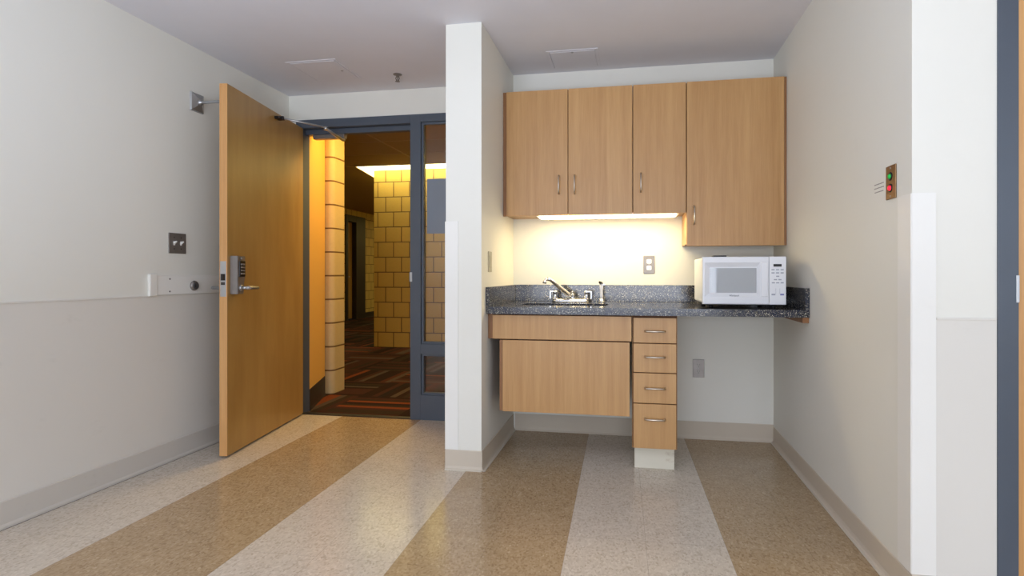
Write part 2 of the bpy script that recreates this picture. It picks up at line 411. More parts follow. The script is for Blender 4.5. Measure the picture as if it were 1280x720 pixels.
# ------------------------------------------------------------------ door frame with sidelight (grey enamelled steel)
bm = bmesh.new()
FD = .10
bx(bm, (DX0, YD-.004, 0), (-2.452, YD+FD, DZ), .002)                       # hinge jamb
bx(bm, (-2.452, YD-.004, 2.155), (-1.588, YD+FD, DZ), .002)                 # head over door
bx(bm, (-2.452, YD+.05, 2.118), (-1.588, YD+FD, 2.155), .001)               # stop under head
bx(bm, (-1.588, YD-.004, 0), (-1.508, YD+FD, DZ), .002)                     # mullion
bx(bm, (-1.508, YD-.004, 2.160), (XP1, YD+FD, DZ), .002)                    # sidelight head
bx(bm, (-1.508, YD-.004, .478), (XP1, YD+FD, .550), .002)                   # middle rail
bx(bm, (-1.508, YD-.004, 0), (XP1, YD+FD, .180), .002)                      # bottom rail
def bead(x0, x1, z0, z1):
    e = .017
    for lo, hi in (((x0, YD+.012, z0), (x0+e, YD+.04, z1)), ((x1-e, YD+.012, z0), (x1, YD+.04, z1)), ((x0+e, YD+.012, z1-e), (x1-e, YD+.04, z1)), ((x0+e, YD+.012, z0), (x1-e, YD+.04, z0+e))):
        bx(bm, lo, hi, .001)
bead(-1.508, XP1, .550, 2.160); bead(-1.508, XP1, .180, .478)
fr = struct('trim_5', bm, M['frame'], 'blue-grey metal frame of the open doorway and its glass sidelight', 'door frame')
bm = boxes(((-1.5905, YD+.012, .995), (-1.588, YD+.046, 1.078)), bev=.0008)
bx(bm, (-1.591, YD-.008, 1.002), (-1.572, YD-.004, 1.070), .0008)
obj('strike_plate', bm, M['steel'], fr)
t = thing('window_1', 'glass sidelight between the open doorway and the partition', 'window', (-1.25, YD+.03, .18), kind='structure')
for z0, z1 in ((.56, 2.15), (.19, .47)):
    bm = boxes(((-1.50, YD+.041, z0), (XP1, YD+.047, z1))); o = obj('glass_pane', bm, M['glass']); o.parent = t; o.matrix_parent_inverse = Matrix.Translation(-t.location)
bm = boxes(((-1.476, YD+.038, 1.352), (-1.20, YD+.0395, 1.752)))
tag(obj('paper_sheet', bm, M['paper'], origin=(-1.338, YD+.04, 1.352)), 'grey sheet of paper taped on the glass sidelight', 'paper')

# threshold strip under the door
struct('trim_6', boxes(((-2.452, YD-.004, 0), (-1.588, YD+.05, .006)), bev=.002), M['darkmetal'], 'dark threshold strip between tile floor and carpet', 'threshold')

# ------------------------------------------------------------------ open wooden door leaf
Cx, Cy = -2.285, 2.815; Hx, Hy = -2.432, 3.785
ang = math.atan2(Hy-Cy, Hx-Cx)      # local +x runs from free edge to hinge, local +y towards the wall
L = math.hypot(Hx-Cx, Hy-Cy)
dr = thing('door_1', 'open wooden door with a keypad lever lock, standing against the left wall', 'door', (Cx, Cy, .012), ang, kind='structure')
T = .046
bm = bmesh.new(); bx(bm, (0.0, 0, 0), (L, T, 2.138), .0015, 1)
for f in bm.faces:
    c = f.calc_center_median()
    f.material_index = 1 if (c.x < .003) else 0
leaf = obj('door_leaf', bm, [M['door'], M['door_edge']], dr)
bm = boxes(((-.0022, .006, .915), (.001, .040, 1.118)), bev=.0006)
obj('latch_faceplate', bm, M['steel'], dr)
bm = bmesh.new(); prism(bm, [(-.0022, .010), (-.013, .018), (-.013, .030), (-.0022, .034)], 'Z', 1.008, 1.045); bx(bm, (-.006, .012, .982), (-.001, .034, .998), .001)
obj('latch_bolt', bm, M['darkmetal'], dr)
# lock body on the room side (local -y)
bm = bmesh.new()
poly = [(.026, .928), (.026, 1.150), (.106, 1.150), (.106, 1.020), (.092, 1.000), (.092, .928)]
prism(bm, poly, 'Y', -.046, 0)
bmesh.ops.bevel(bm, geom=[e for e in bm.edges], offset=.003, segments=2, affect='EDGES')
lk = obj('lock_body', bm, M['plate'], dr)
bm = boxes(((.040, -.052, 1.030), (.100, -.044, 1.122)), bev=.003)
kp = obj('keypad', bm, M['black'], lk)
bm = bmesh.new()
for r in range(4):
    for c in range(3): bx(bm, (.050+c*.015, -.055, 1.042+r*.018), (.060+c*.015, -.051, 1.052+r*.018), .001)
o = obj('keypad_key', bm, M['plate'], lk); o['kind'] = 'stuff'
bm = bmesh.new(); lathe(bm, (.062, -.046, 1.136), [(.006, 0), (.006, -.004), (.003, -.006)], 'Y', 14)
obj('status_lamp', bm, M['steel'], lk)
bm = bmesh.new()
cyl(bm, (.060, -.044, .964), (.060, -.056, .964), .020, .016)
cyl(bm, (.060, -.050, .964), (.060, -.082, .964), .009)
tube(bm, [(.060, -.078, .964), (.075, -.088, .964), (.100, -.090, .964), (.130, -.089, .963), (.172, -.086, .962)], [.010, .0115, .011, .0105, .010], flat=1.0)
obj('lever_handle', bm, M['steel'], lk)
bm = bmesh.new(); lathe(bm, (.060, T, .964), [(.030, 0), (.030, .006), (.022, .010), (.010, .011), (.010, .075)], 'Y')
tube(bm, [(.060, T+.068, .964), (.072, T+.082, .964), (.10, T+.084, .964), (.165, T+.082, .962)], .010)
obj('rear_lever', bm, M['steel'], dr)
for z in (.25, 1.05, 1.88):
    bm = bmesh.new(); cyl(bm, (L+.004, T+.006, z-.055), (L+.004, T+.006, z+.055), .006)
    bx(bm, (L-.001, .014, z-.055), (L+.002, T+.003, z+.055))
    obj('hinge', bm, M['steel'], dr)

# door closer: body under the frame head, two-piece arm to a shoe on the door leaf
dc = thing('door_closer', 'metal door closer arm reaching from the doorway head to the open door', 'door closer', (-2.20, YD+.04, 2.10))
def at(o, e): o.parent = e; o.matrix_parent_inverse = Matrix.Translation(-e.location); return o
bm = boxes(((-2.395, YD+.052, 2.084), (-2.14, YD+.098, 2.1175)), bev=.004)
at(obj('closer_body', bm, M['plate']), dc)
bm = bmesh.new(); cyl(bm, (-2.158, YD+.075, 2.100), (-2.158, YD+.075, 2.066), .014)
at(obj('spindle', bm, M['steel']), dc)
elbow = Vector((-2.138, 3.60, 2.088)); shoe = Vector((-2.350, 3.385, 2.112))
bm = bmesh.new(); tube(bm, [(-2.158, YD+.075, 2.072), tuple(elbow)], [.010, .008], flat=1.4); cyl(bm, elbow-Vector((0, 0, .010)), elbow+Vector((0, 0, .014)), .012)
at(obj('main_arm', bm, M['steel']), dc)
bm = bmesh.new(); tube(bm, [tuple(elbow+Vector((0, 0, .008))), tuple(shoe+Vector((.018, .005, 0)))], .006)
at(obj('forearm', bm, M['steel']), dc)
bm = bmesh.new(); cyl(bm, shoe+Vector((.020, .004, -.010)), shoe+Vector((.020, .004, .012)), .010)
bx(bm, shoe+Vector((-.0225, -.030, -.009)), shoe+Vector((.018, .034, .009)), .003)
at(obj('arm_shoe', bm, M['darkmetal']), dc)

# ------------------------------------------------------------------ left wall fittings
t = thing('door_holder', 'square steel wall plate with a short arm holding the open door', 'door stop', (XL, 2.905, 2.08))
bm = bmesh.new()
A = [bm.verts.new(v) for v in ((0, -.050, -.056), (0, .050, -.056), (0, .050, .056), (0, -.050, .056))]
B = [bm.verts.new(v) for v in ((.010, -.046, -.052), (.010, .046, -.052), (.010, .046, .052), (.010, -.046, .052))]
Cc = [bm.verts.new(v) for v in ((.026, -.014, -.020), (.026, .014, -.020), (.026, .014, .020), (.026, -.014, .020))]
bm.faces.new(A[::-1]); bm.faces.new(Cc)
for P_, Q_ in ((A, B), (B, Cc)):
    for i in range(4): bm.faces.new([P_[i], P_[(i+1) % 4], Q_[(i+1) % 4], Q_[i]])
obj('wall_plate', bm, M['steel'], t)
bm = bmesh.new(); lathe(bm, (.024, 0, 0), [(.018, 0), (.018, .010), (.008, .014), (.009, .02), (.009, .150), (.014, .156), (.016, .185), (.013, .192)], 'X', 20)
obj('holder_arm', bm, M['steel'], t)
bm = bmesh.new(); lathe(bm, (.214, 0, 0), [(.016, 0), (.020, .003), (.020, .006)], 'X', 20)
obj('magnet_disc', bm, M['darkmetal'], t)

t = thing('wall_bumper', 'white bumper board on the left wall below the steel switch plate', 'bumper board', (XL, 2.575, .941))
bm = bmesh.new(); bx(bm, (0, .03, 0), (.012, .95, .108), .002)
obj('board', bm, M['guard'], t)
bm = bmesh.new(); bx(bm, (0, -.012, -.006), (.018, .040, .116), .007, 3)
obj('end_cap', bm, M['white'], t)
for z in (.018, .088):
    bm = bmesh.new(); lathe(bm, (.012, .125, z), [(.005, 0), (.005, .0015), (.002, .002)], 'X', 12)
    obj('screw', bm, M['plate'], t)

t = thing('round_door_stop', 'round rubber door stop screwed on the white bumper board', 'door stop', (XL+.012, 2.872, .988))
bm = bmesh.new(); lathe(bm, (0, 0, 0), [(.029, 0), (.029, .006), (.024, .014), (.019, .014)], 'X')
obj('steel_ring', bm, M['plate'], t)
bm = bmesh.new(); lathe(bm, (.012, 0, 0), [(.019, 0), (.0195, .004), (.016, .008), (.009, .004), (.004, .003)], 'X')
obj('rubber_pad', bm, plain('dark_rubber', (70, 68, 68), .7), t)

def plate_x(name, label, cat, x, y, z, w, h, sgn, mat=None):
    """wall plate on an X-plane; sgn = direction of the room; local x out of the wall"""
    t = thing(name, label, cat, (x, y, z), 0 if sgn > 0 else PI)
    bm = boxes(((0, -w/2, -h/2), (.005, w/2, h/2)), bev=.002)
    obj('cover_plate', bm, mat or M['plate'], t); return t
def toggle(t, y, mat):
    bm = bmesh.new(); bx(bm, (.004, y-.006, -.012), (.0065, y+.006, .012), .0008)
    prism(bm, [(y-.0045, -.002), (y+.0045, -.002), (y+.0045, .008), (y-.0045, .008)], 'X', .006, .009)
    A = [bm.verts.new(v) for v in ((.006, y-.0045, -.006), (.006, y+.0045, -.006), (.006, y+.0045, .006), (.006, y-.0045, .006))]
    B = [bm.verts.new(v) for v in ((.022, y-.0035, .006), (.022, y+.0035, .006), (.020, y+.0035, .013), (.020, y-.0035, .013))]
    bm.faces.new(A[::-1]); bm.faces.new(B)
    for i in range(4): bm.faces.new([A[i], A[(i+1) % 4], B[(i+1) % 4], B[i]])
    obj('toggle', bm, mat, t)
def screws(t, ps, m='steel'):
    for y, z in ps:
        bm = bmesh.new(); lathe(bm, (.0048, y, z), [(.0035, 0), (.0035, .001), (.001, .0014)], 'X', 10); obj('screw', bm, M[m], t)
t = plate_x('light_switch', 'steel double switch plate on the left wall near the open door', 'switch', XL, 2.762, 1.232, .122, .116, 1)
for y in (-.024, .024): toggle(t, y, M['white'])
screws(t, [(y, z) for y in (-.024, .024) for z in (-.032, .032)], 'darkmetal')

t = plate_x('light_switch', 'narrow steel switch plate on the partition wall above the counter end', 'switch', XP2, 3.035, 1.126, .074, .116, 1, M['ivory'])
bm = boxes(((.004, -.017, -.034), (.008, .017, .034)), bev=.0015); obj('rocker', bm, M['ivory'], t); screws(t, [(0, -.046), (0, .046)])

t = plate_x('indicator_plate', 'bronze wall plate with a green and a red lamp on the right wall', 'indicator', XR, 2.068, 1.370, .072, .115, -1, M['bronze'])
for nm, z, m in (('green_lamp', .020, 'green'), ('red_lamp', -.020, 'red')):
    bm = bmesh.new(); lathe(bm, (.004, 0, z), [(.0145, 0), (.0145, .0025), (.010, .003)], 'X', 20); b = obj('lamp_bezel', bm, M['black'], t)
    bm = bmesh.new(); lathe(bm, (.008, 0, z), [(.0085, -.003), (.0085, 0), (.006, .0035), (.002, .0045)], 'X', 20); obj(nm, bm, M[m], b)
screws(t, [(0, -.048), (0, .048)])
# small three-line caption on the wall left of the plate (illegible in the photograph, kept as bars of print)
t = thing('wall_caption', 'three short lines of small print beside the bronze indicator plate', 'label', (XR, 2.168, 1.366), PI)
for i, (z, w) in enumerate(((.014, .074), (0, .078), (-.014, .070))):
    bm = bmesh.new(); x = -w/2; random.seed(20+i)
    while x < w/2-.004:
        l = random.uniform(.004, .014); bx(bm, (0, x, z-.0016), (.0006, min(x+l, w/2), z+.0016)); x += l+.0025
    obj('print_line', bm, M['ink'], t)

# ------------------------------------------------------------------ ceiling fittings
def access(name, label, x0, x1, y0, y1, lx, ly):
    t = thing(name, label, 'access panel', ((x0+x1)/2, (y0+y1)/2, H))
    a, b = (x1-x0)/2, (y1-y0)/2
    bm = boxes(((-a, -b, -.003), (-a+.018, b, 0)), ((a-.018, -b, -.003), (a, b, 0)), ((-a+.018, -b, -.003), (a-.018, -b+.018, 0)), ((-a+.018, b-.018, -.003), (a-.018, b, 0)), bev=.0008)
    obj('panel_frame', bm, M['ceil'], t)
    bm = boxes(((-a+.021, -b+.021, -.0045), (a-.021, b-.021, 0)), bev=.001); obj('panel', bm, M['ceil'], t)
    bm = bmesh.new(); lathe(bm, (lx, ly, -.0045), [(.009, 0), (.009, -.002), (.003, -.003)], 'Z', 16); obj('latch', bm, M['steel'], t)
access('access_panel', 'square ceiling access panel above the wall cabinets', -.515, -.200, 3.310, 3.600, 0.0, -.115)
access('access_panel', 'square ceiling access panel above the open door', -2.178, -1.832, 3.195, 3.548, .115, 0.01)
t = thing('sprinkler', 'small fire sprinkler head on the ceiling near the doorway', 'sprinkler', (-1.561, 3.519, H))
bm = bmesh.new(); lathe(bm, (0, 0, 0), [(.030, 0), (.028, -.004), (.014, -.007), (.010, -.008), (.010, -.016)], 'Z'); obj('escutcheon', bm, M['plate'], t)
bm = bmesh.new(); tube(bm, [(-.008, 0, -.014), (-.013, 0, -.026), (-.008, 0, -.040), (0, 0, -.046), (.008, 0, -.040), (.013, 0, -.026), (.008, 0, -.014)], .0025, 8)
cyl(bm, (0, 0, -.014), (0, 0, -.040), .0025, n=10); obj('yoke', bm, M['darkmetal'], t)
bm = bmesh.new(); lathe(bm, (0, 0, -.048), [(.016, 0), (.016, -.0015), (.004, -.003)], 'Z'); obj('deflector', bm, M['plate'], t)

# ------------------------------------------------------------------ wall cabinets
YU = 3.361
def pull_v(parent, x, z0, z1, y):
    bm = bmesh.new(); r = .0045
    tube(bm, [(x, y, z0+.004), (x, y-.022, z0+.004), (x, y-.030, z0+.012), (x, y-.030, z1-.012), (x, y-.022, z1-.004), (x, y, z1-.004)], r, 10)
    return obj('handle', bm, M['nickel'], parent)
def pull_h(parent, x0, x1, z, y):
    bm = bmesh.new()
    tube(bm, [(x0+.005, y, z), (x0+.005, y-.022, z), (x0+.013, y-.030, z), (x1-.013, y-.030, z), (x1-.005, y-.022, z), (x1-.005, y, z)], .0052, 10)
    return obj('handle', bm, M['nickel'], parent)
def wall_cabinet(label, x0, x1, z0, z1, doors, fillers=()):
    t = thing('wall_cabinet', label, 'cabinet', ((x0+x1)/2, YB, z0), group=None)
    off = Vector((-(x0+x1)/2, -YB, -z0))
    def bo(lo, hi, bev=0.): return boxes((Vector(lo)+off, Vector(hi)+off), bev=bev)
    # carcass: open-fronted box of panels, bottom panel slightly above the door edges
    yf = YU+.022; bm = bmesh.new(); tk = .018
    for lo, hi in (((x0, yf, z0+.012), (x0+tk, YB, z1)), ((x1-tk, yf, z0+.012), (x1, YB, z1)), ((x0+tk, yf, z1-tk), (x1-tk, YB, z1)), ((x0+tk, yf, z0+.012), (x1-tk, YB, z0+.012+tk)), ((x0+tk, YB-.01, z0+.03), (x1-tk, YB, z1-tk))):
        bx(bm, Vector(lo)+off, Vector(hi)+off, .0005, 1)
    obj('carcass', bm, M['cab'], t)
    obj('gap_board', bo((x0+.002, YU+.020, z0+.014), (x1-.002, YU+.0225, z1-.002)), M['cab_in'], t)
    for a, b, hx, hz0, hz1 in doors:
        d = obj('cabinet_door', bo((a, YU, z0), (b, YU+.020, z1), .0012), M['cab'], t)
        bm = bmesh.new()
        h = pull_v(d, hx+off.x, hz0+off.z, hz1+off.z, YU+off.y)
    for a, b in fillers:
        obj('filler_strip', bo((a, YU+.006, z0), (b, YU+.026, z1), .0008), M['cab_edge'], t)
    return t
ZT = 2.190
wall_cabinet('wall cabinet with two doors above the sink, leftmost of the row', XP2+.001, .004, 1.417, ZT, [(-.771, -.387, -.440, 1.545, 1.661), (-.383, .002, -.343, 1.545, 1.661)], [(XP2+.001, -.773)])
wall_cabinet('narrow one-door wall cabinet beside the tall right cabinet', .005, .317, 1.417, ZT, [(.008, .314, .053, 1.543, 1.660)])
wall_cabinet('tall one-door wall cabinet hanging above the microwave', .318, XR-.001, 1.222, ZT, [(.320, .861, .360, 1.346, 1.459)], [(.863, XR-.001)])
t = thing('under_cabinet_light', 'long slim lamp glowing under the two left wall cabinets', 'lamp', (-.155, 3.44, 1.429))
bm = boxes(((-.430, -.062, -.016), (.430, .07, 0)), bev=.002); obj('lamp_housing', bm, M['white'], t)
bm = boxes(((-.415, -.066, -.0225), (.415, .060, -.0155)), bev=.002); obj('lamp_lens', bm, M['lamp_warm'], t)

# ------------------------------------------------------------------ counter
YF = 2.950
CT, CBt = .876, .838
ct = thing('countertop', 'dark speckled countertop with raised splash edges on three sides', 'countertop', (.04, YF, CBt))
def cobj(nm, bm, m='granite'): o = obj(nm, bm, M[m]); o.parent = ct; o.matrix_parent_inverse = Matrix.Translation(-ct.location); return o
SX0, SX1, SY0, SY1 = -.640, -.140, 3.135, 3.375
bm = bmesh.new()
def slab(bm, lo, hi): bx(bm, lo, hi)
x0, x1 = XP2+.001, XR-.001
# one slab with a rounded-rectangle sink cut-out
def rrect(xa, xb, ya, yb, r, n=6):
    pts = []
    for cx, cy, a0 in ((xb-r, yb-r, 0), (xa+r, yb-r, PI/2), (xa+r, ya+r, PI), (xb-r, ya+r, 3*PI/2)):
        for i in range(n+1): a = a0+i*PI/2/n; pts.append((cx+r*math.cos(a), cy+r*math.sin(a)))
    return pts
def slab_hole(bm, xa, xb, ya, yb, hole, z0, z1):
    for z, top in ((z1, True), (z0, False)):
        ov = [bm.verts.new((x, y, z)) for x, y in ((xb, yb), (xa, yb), (xa, ya), (xb, ya))]
        hv = [bm.verts.new((x, y, z)) for x, y in hole]
        eds = [bm.edges.new((ov[i], ov[(i+1) % 4])) for i in range(4)]+[bm.edges.new((hv[i], hv[(i+1) % len(hv)])) for i in range(len(hv))]
        bmesh.ops.triangle_fill(bm, edges=eds, use_beauty=True)
        if top: to, th = ov, hv
        else: lo_, lh = ov, hv
    for i in range(4): bm.faces.new([lo_[i], lo_[(i+1) % 4], to[(i+1) % 4], to[i]])
    n = len(th)
    for i in range(n): bm.faces.new([th[i], th[(i+1) % n], lh[(i+1) % n], lh[i]])
slab_hole(bm, x0, x1, YF, YB-.001, rrect(SX0, SX1, SY0, SY1, .04), CBt, CT)
cobj('counter_slab', bm)
cobj('back_splash', boxes(((x0+.02, YB-.021, CT), (x1-.02, YB-.001, .985)), bev=.0015))
cobj('side_splash', boxes(((x0, YF, CT), (x0+.02, YB-.001, .985)), bev=.0015))
cobj('side_splash', boxes(((x1-.02, YF, CT), (x1, YB-.001, .985)), bev=.0015))

# sink bowl
sk = thing('sink', 'shallow steel sink bowl set in the dark counter', 'sink', ((SX0+SX1)/2, (SY0+SY1)/2, CT-.16))
bm = bmesh.new()
lv = [(0.0005, CT-.037, .040), (.004, CT-.042, .036), (.014, CT-.12, .05), (.035, CT-.15, .05), (.10, CT-.155, .05)]
rings = []
for ins, z, r in lv: rings.append([bm.verts.new((x, y, z)) for x, y in rrect(SX0+ins, SX1-ins, SY0+ins, SY1-ins, r)])
for a, b in zip(rings, rings[1:]):
    n = len(a)
    for i in range(n): f = bm.faces.new([a[i], a[(i+1) % n], b[(i+1) % n], b[i]]); f.smooth = True
bm.faces.new(rings[-1])
o = obj('bowl', bm, plain('brushed_sink_steel', (110, 104, 92), .4, .9)); o.parent = sk; o.matrix_parent_inverse = Matrix.Translation(-sk.location)
bm = bmesh.new(); lathe(bm, ((SX0+SX1)/2, (SY0+SY1)/2, CT-.155), [(.040, 0), (.040, .003), (.030, .001), (.012, -.001)], 'Z')
o = obj('drain', bm, M['chrome']); o.parent = sk; o.matrix_parent_inverse = Matrix.Translation(-sk.location)

# faucet
FXc, FYc = -.388, 3.535
fa = thing('faucet', 'chrome two-handle faucet with slanted spout behind the sink', 'faucet', (FXc, FYc, CT))
bm = bmesh.new()
pl = rrect(-.118, .118, -.026, .026, .025)
A = [bm.verts.new((x, y, 0)) for x, y in pl]; B = [bm.verts.new((x, y, .010)) for x, y in pl]; C2 = [bm.verts.new((x*.93, y*.72, .022)) for x, y in pl]
for P_, Q_ in ((A, B), (B, C2)):
    for i in range(len(P_)): f = bm.faces.new([P_[i], P_[(i+1) % len(P_)], Q_[(i+1) % len(P_)], Q_[i]]); f.smooth = True
bm.faces.new(A[::-1]); bm.faces.new(C2)
obj('base_plate', bm, M['chrome'], fa)
bm = bmesh.new()
lathe(bm, (0.012, 0, .020), [(.019, 0), (.018, .010), (.014, .020), (.013, .030), (.008, .036)], 'Z', 20)
lathe(bm, (0.012, 0, .05), [(.004, 0), (.004, .010), (.007, .014), (.007, .019), (.003, .022)], 'Z', 14)
obj('spout_hub', bm, M['chrome'], fa)
bm = bmesh.new()
tube(bm, [(.010, 0, .034), (-.020, -.020, .056), (-.060, -.046, .092), (-.105, -.074, .134), (-.122, -.084, .147), (-.140, -.094, .150)], [.015, .0145, .0135, .0125, .012, .011], 16)
tube(bm, [(-.136, -.092, .151), (-.146, -.098, .146), (-.152, -.102, .134)], [.0095, .010, .009], 14)
obj('spout', bm, M['chrome'], fa)
bm = bmesh.new(); cyl(bm, (-.151, -.102, .138), (-.154, -.104, .122), .0125); obj('aerator', bm, M['chrome'], fa)
for s in (-1, 1):
    bm = bmesh.new(); x = s*.100
    lathe(bm, (x, 0, .016), [(.021, 0), (.019, .006), (.014, .012), (.0125, .040), (.015, .046), (.015, .054), (.008, .060)], 'Z', 20)
    # wrist blade folding down on the outer side
    bx(bm, (x-.004 if s > 0 else x-.036, -.012, .064), (x+.036 if s > 0 else x+.004, .010, .073), .003)
    bx(bm, (x+s*.027, -.012, .020), (x+s*.036, .010, .070), .003)
    obj('handle', bm, M['chrome'], fa)
sp = thing('side_sprayer', 'slim white and chrome side sprayer right of the faucet', 'sprayer', (-.190, 3.52, CT))
bm = bmesh.new(); lathe(bm, (0, 0, 0), [(.022, 0), (.021, .006), (.014, .012), (.012, .024)], 'Z', 20); obj('holder', bm, M['chrome'], sp)
bm = bmesh.new(); lathe(bm, (0, 0, .020), [(.008, 0), (.010, .02), (.010, .06), (.012, .085), (.009, .095)], 'Z', 20); obj('spray_grip', bm, M['mwhite'], sp)
bm = bmesh.new(); tube(bm, [(0, 0, .108), (-.001, -.006, .122), (-.004, -.020, .130), (-.006, -.030, .128)], [.008, .012, .012, .010], 14)
bx(bm, (.004, -.006, .112), (.022, .004, .117), .001); obj('spray_head', bm, M['chrome'], sp)

# ------------------------------------------------------------------ base units
YV = 2.991
t = thing('sink_apron', 'wide wooden apron panel under the counter edge in front of the sink', 'cabinet front', (-.38, YV, .695))
def part(parent, nm, lo, hi, m, bev=.001):
    off = -Vector(parent.location); return obj(nm, boxes((Vector(lo)+off, Vector(hi)+off), bev=bev), M[m], parent)
part(t, 'apron_board', (-.765, YV, .697), (-.002, YV+.020, .829), 'cab')
part(t, 'filler_strip', (XP2+.001, YV+.010, .697), (-.767, YV+.028, CBt), 'cab_edge')
part(t, 'support_rail', (XP2+.001, YV+.028, .72), (-.001, YV+.046, CBt), 'cab_in')
t = thing('knee_panel', 'large removable wooden panel hanging under the sink apron', 'cabinet front', (-.36, YV+.03, .294))
part(t, 'panel_board', (-.708, YV+.004, .294), (-.012, YV+.024, .690), 'cab')
part(t, 'side_board', (-.728, YV+.012, .296), (-.709, YV+.44, .69), 'cab_edge')
part(t, 'bottom_board', (-.709, YV+.024, .30), (-.014, YV+.44, .316), 'cab')
part(t, 'top_cleat', (-.728, YV+.030, .690), (-.004, YV+.046, .6965), 'cab_in')

db = thing('drawer_cabinet', 'narrow base cabinet of four drawers on a pale plinth', 'cabinet', (.119, YB, 0))
def dp(nm, lo, hi, m, bev=.001, parent=None):
    o = obj(nm, boxes((Vector(lo)-db.location, Vector(hi)-db.location), bev=bev), M[m], parent or db); return o
dp('cabinet_body', (.001, YV+.024, .125), (.237, YB-.02, CBt), 'cab')
dp('gap_board', (.003, YV+.020, .128), (.235, YV+.0245, CBt-.004), 'cab_in')
for z0, z1, hz in ((.691, .824, .754), (.534, .686, .618), (.371, .529, .453), (.130, .366, .289)):
    d = dp('drawer', (.008, YV, z0), (.231, YV+.020, z1), 'cab', .0012)
    pull_h(d, .064-.119, .176-.119, hz, YV-YB)
o = dp('plinth', (.014, YV+.072, 0), (.226, YV+.60, .125), 'toe', .002)
# timber cleat under the right end of the counter
bm = bmesh.new(); prism(bm, [(YF+.015, CBt), (YF+.015, CBt-.028), (YB-.03, CBt-.028), (YB-.002, CBt-.010), (YB-.002, CBt)], 'X', XR-.030, XR-.0005)
tag(obj('counter_bracket', bm, M['cab_edge'], origin=(XR-.04, YF+.1, CBt-.026)), 'wooden support cleat under the right end of the counter', 'bracket')

# ------------------------------------------------------------------ outlets on the back wall
def outlet(label, x, z, pm, im):
    t = thing('wall_outlet', label, 'outlet', (x, YB, z), -PI/2)
    bm = boxes(((0, -.036, -.058), (.005, .036, .058)), bev=.002); obj('cover_plate', bm, pm, t)
    for s in (-1, 1):
        bm = bmesh.new(); pts = rrect(-.016, .016, s*.021-.0145, s*.021+.0145, .007)
        prism(bm, pts, 'X', .004, .0075); r = obj('receptacle', bm, im, t)
        bm = bmesh.new(); bx(bm, (.007, -.0075, s*.021), (.0078, -.0055, s*.021+.008)); bx(bm, (.007, .0055, s*.021), (.0078, .0075, s*.021+.007)); cyl(bm, (.007, 0, s*.021-.007), (.0078, 0, s*.021-.007), .0025, n=10)
        obj('slots', bm, M['black'], r)
    screws(t, [(0, 0)])
outlet('power outlet above the counter with white sockets, left of the microwave', .110, 1.118, M['plate'], M['mwhite'])
outlet('grey power outlet low on the wall under the counter', .421, .452, M['plate'], M['plate'])

# ------------------------------------------------------------------ microwave
MX0, MX1, MY0, MY1, MZ0, MZ1 = .367, .783, 3.020, 3.440, .898, 1.147
mw = thing('microwave', 'white countertop microwave oven standing at the right end of the counter', 'microwave', ((MX0+MX1)/2, MY0, CT))
W, Dp, z0, z1 = MX1-MX0, MY1-MY0, MZ0-CT, MZ1-CT
bm = bmesh.new(); bx(bm, (-W/2+.004, .022, z0+.003), (W/2-.004, Dp, z1-.003), .008, 3); obj('casing', bm, M['mwhite'], mw)
bm = bmesh.new(); bx(bm, (-W/2+.02, .03, z0-.006), (W/2-.02, Dp-.01, z0+.006), .003)
obj('base_pan', bm, M['black'], mw)
for sx in (-1, 1):
    for y in (.06, Dp-.05):
        bm = bmesh.new(); lathe(bm, (sx*(W/2-.05), y, 0), [(.014, 0), (.012, .018)], 'Z', 14); obj('foot', bm, M['black'], mw)
def mx(px): return (px-878)/104.5*W-W/2          # photograph column on the front -> local x
def mz(py): return z1-(py-320.7)/59.5*(z1-z0)
xs = mx(961.5)
# door: frame with sloping inner bevel round the window
bm = bmesh.new()
def ring(x0, x1, za, zb, y): return [bm.verts.new(v) for v in ((x0, y, za), (x1, y, za), (x1, y, zb), (x0, y, zb))]
r0 = ring(-W/2, xs-.0006, z0, z1, .024); r1 = ring(-W/2, xs-.0006, z0, z1, .004); r2 = ring(-W/2+.004, xs-.002, z0+.004, z1-.004, 0)
r3 = ring(mx(880.5), mx(950.5), mz(371.0), mz(328), -.001); r4 = ring(mx(887.2), mx(947), mz(366.4), mz(333.5), .010)
for a, b in ((r0, r1), (r1, r2), (r2, r3), (r3, r4)):
    for i in range(4): bm.faces.new([a[i], a[(i+1) % 4], b[(i+1) % 4], b[i]])
bm.faces.new(r0[::-1]); bm.faces.new(r4)
md = obj('microwave_door', bm, M['mwhite'], mw)
bm = boxes(((mx(888.2), .0075, mz(365.8)), (mx(946.3), .0098, mz(334.8)))); obj('window', bm, M['mwin'], md)
bm = boxes(((mx(951.3), -.004, mz(370.5)), (mx(960.3), .004, mz(327.5))), bev=.003); obj('door_grip', bm, M['mwhite'], md)
text_obj('logo', 'Whirlpool', .0115, M['inkblue'], md, (mx(918), -.0012, mz(369.3)), (PI/2, 0, 0))
bm = boxes(((mx(914.0), -.0012, mz(369.9)), (mx(925.0), -.0006, mz(369.75)))); 
bm.free()
bm = bmesh.new(); bx(bm, (xs+.0006, 0, z0), (W/2, .024, z1), .003, 2); cp = obj('control_panel', bm, M['mwhite'], mw)
bm = boxes(((mx(966.8), -.001, mz(333.2)), (mx(976.8), .001, mz(330.0)))); obj('display', bm, M['black'], cp)
keys = [(y, x) for y, xx in ((337.0, (966.3, 971.8, 977.4)), (340.9, (966.3, 971.8, 977.4)), (345.1, (972,)), (349.2, (969.3, 974.8)), (353.1, (966.7, 972, 977.4))) for x in xx]
kb = None
for y, x in keys:
    bm = boxes(((mx(x-1.9), -.0012, mz(y+.75)), (mx(x+1.9), .0008, mz(y-.75))), bev=.0006); o = obj('key', bm, M['mgrey'], cp)
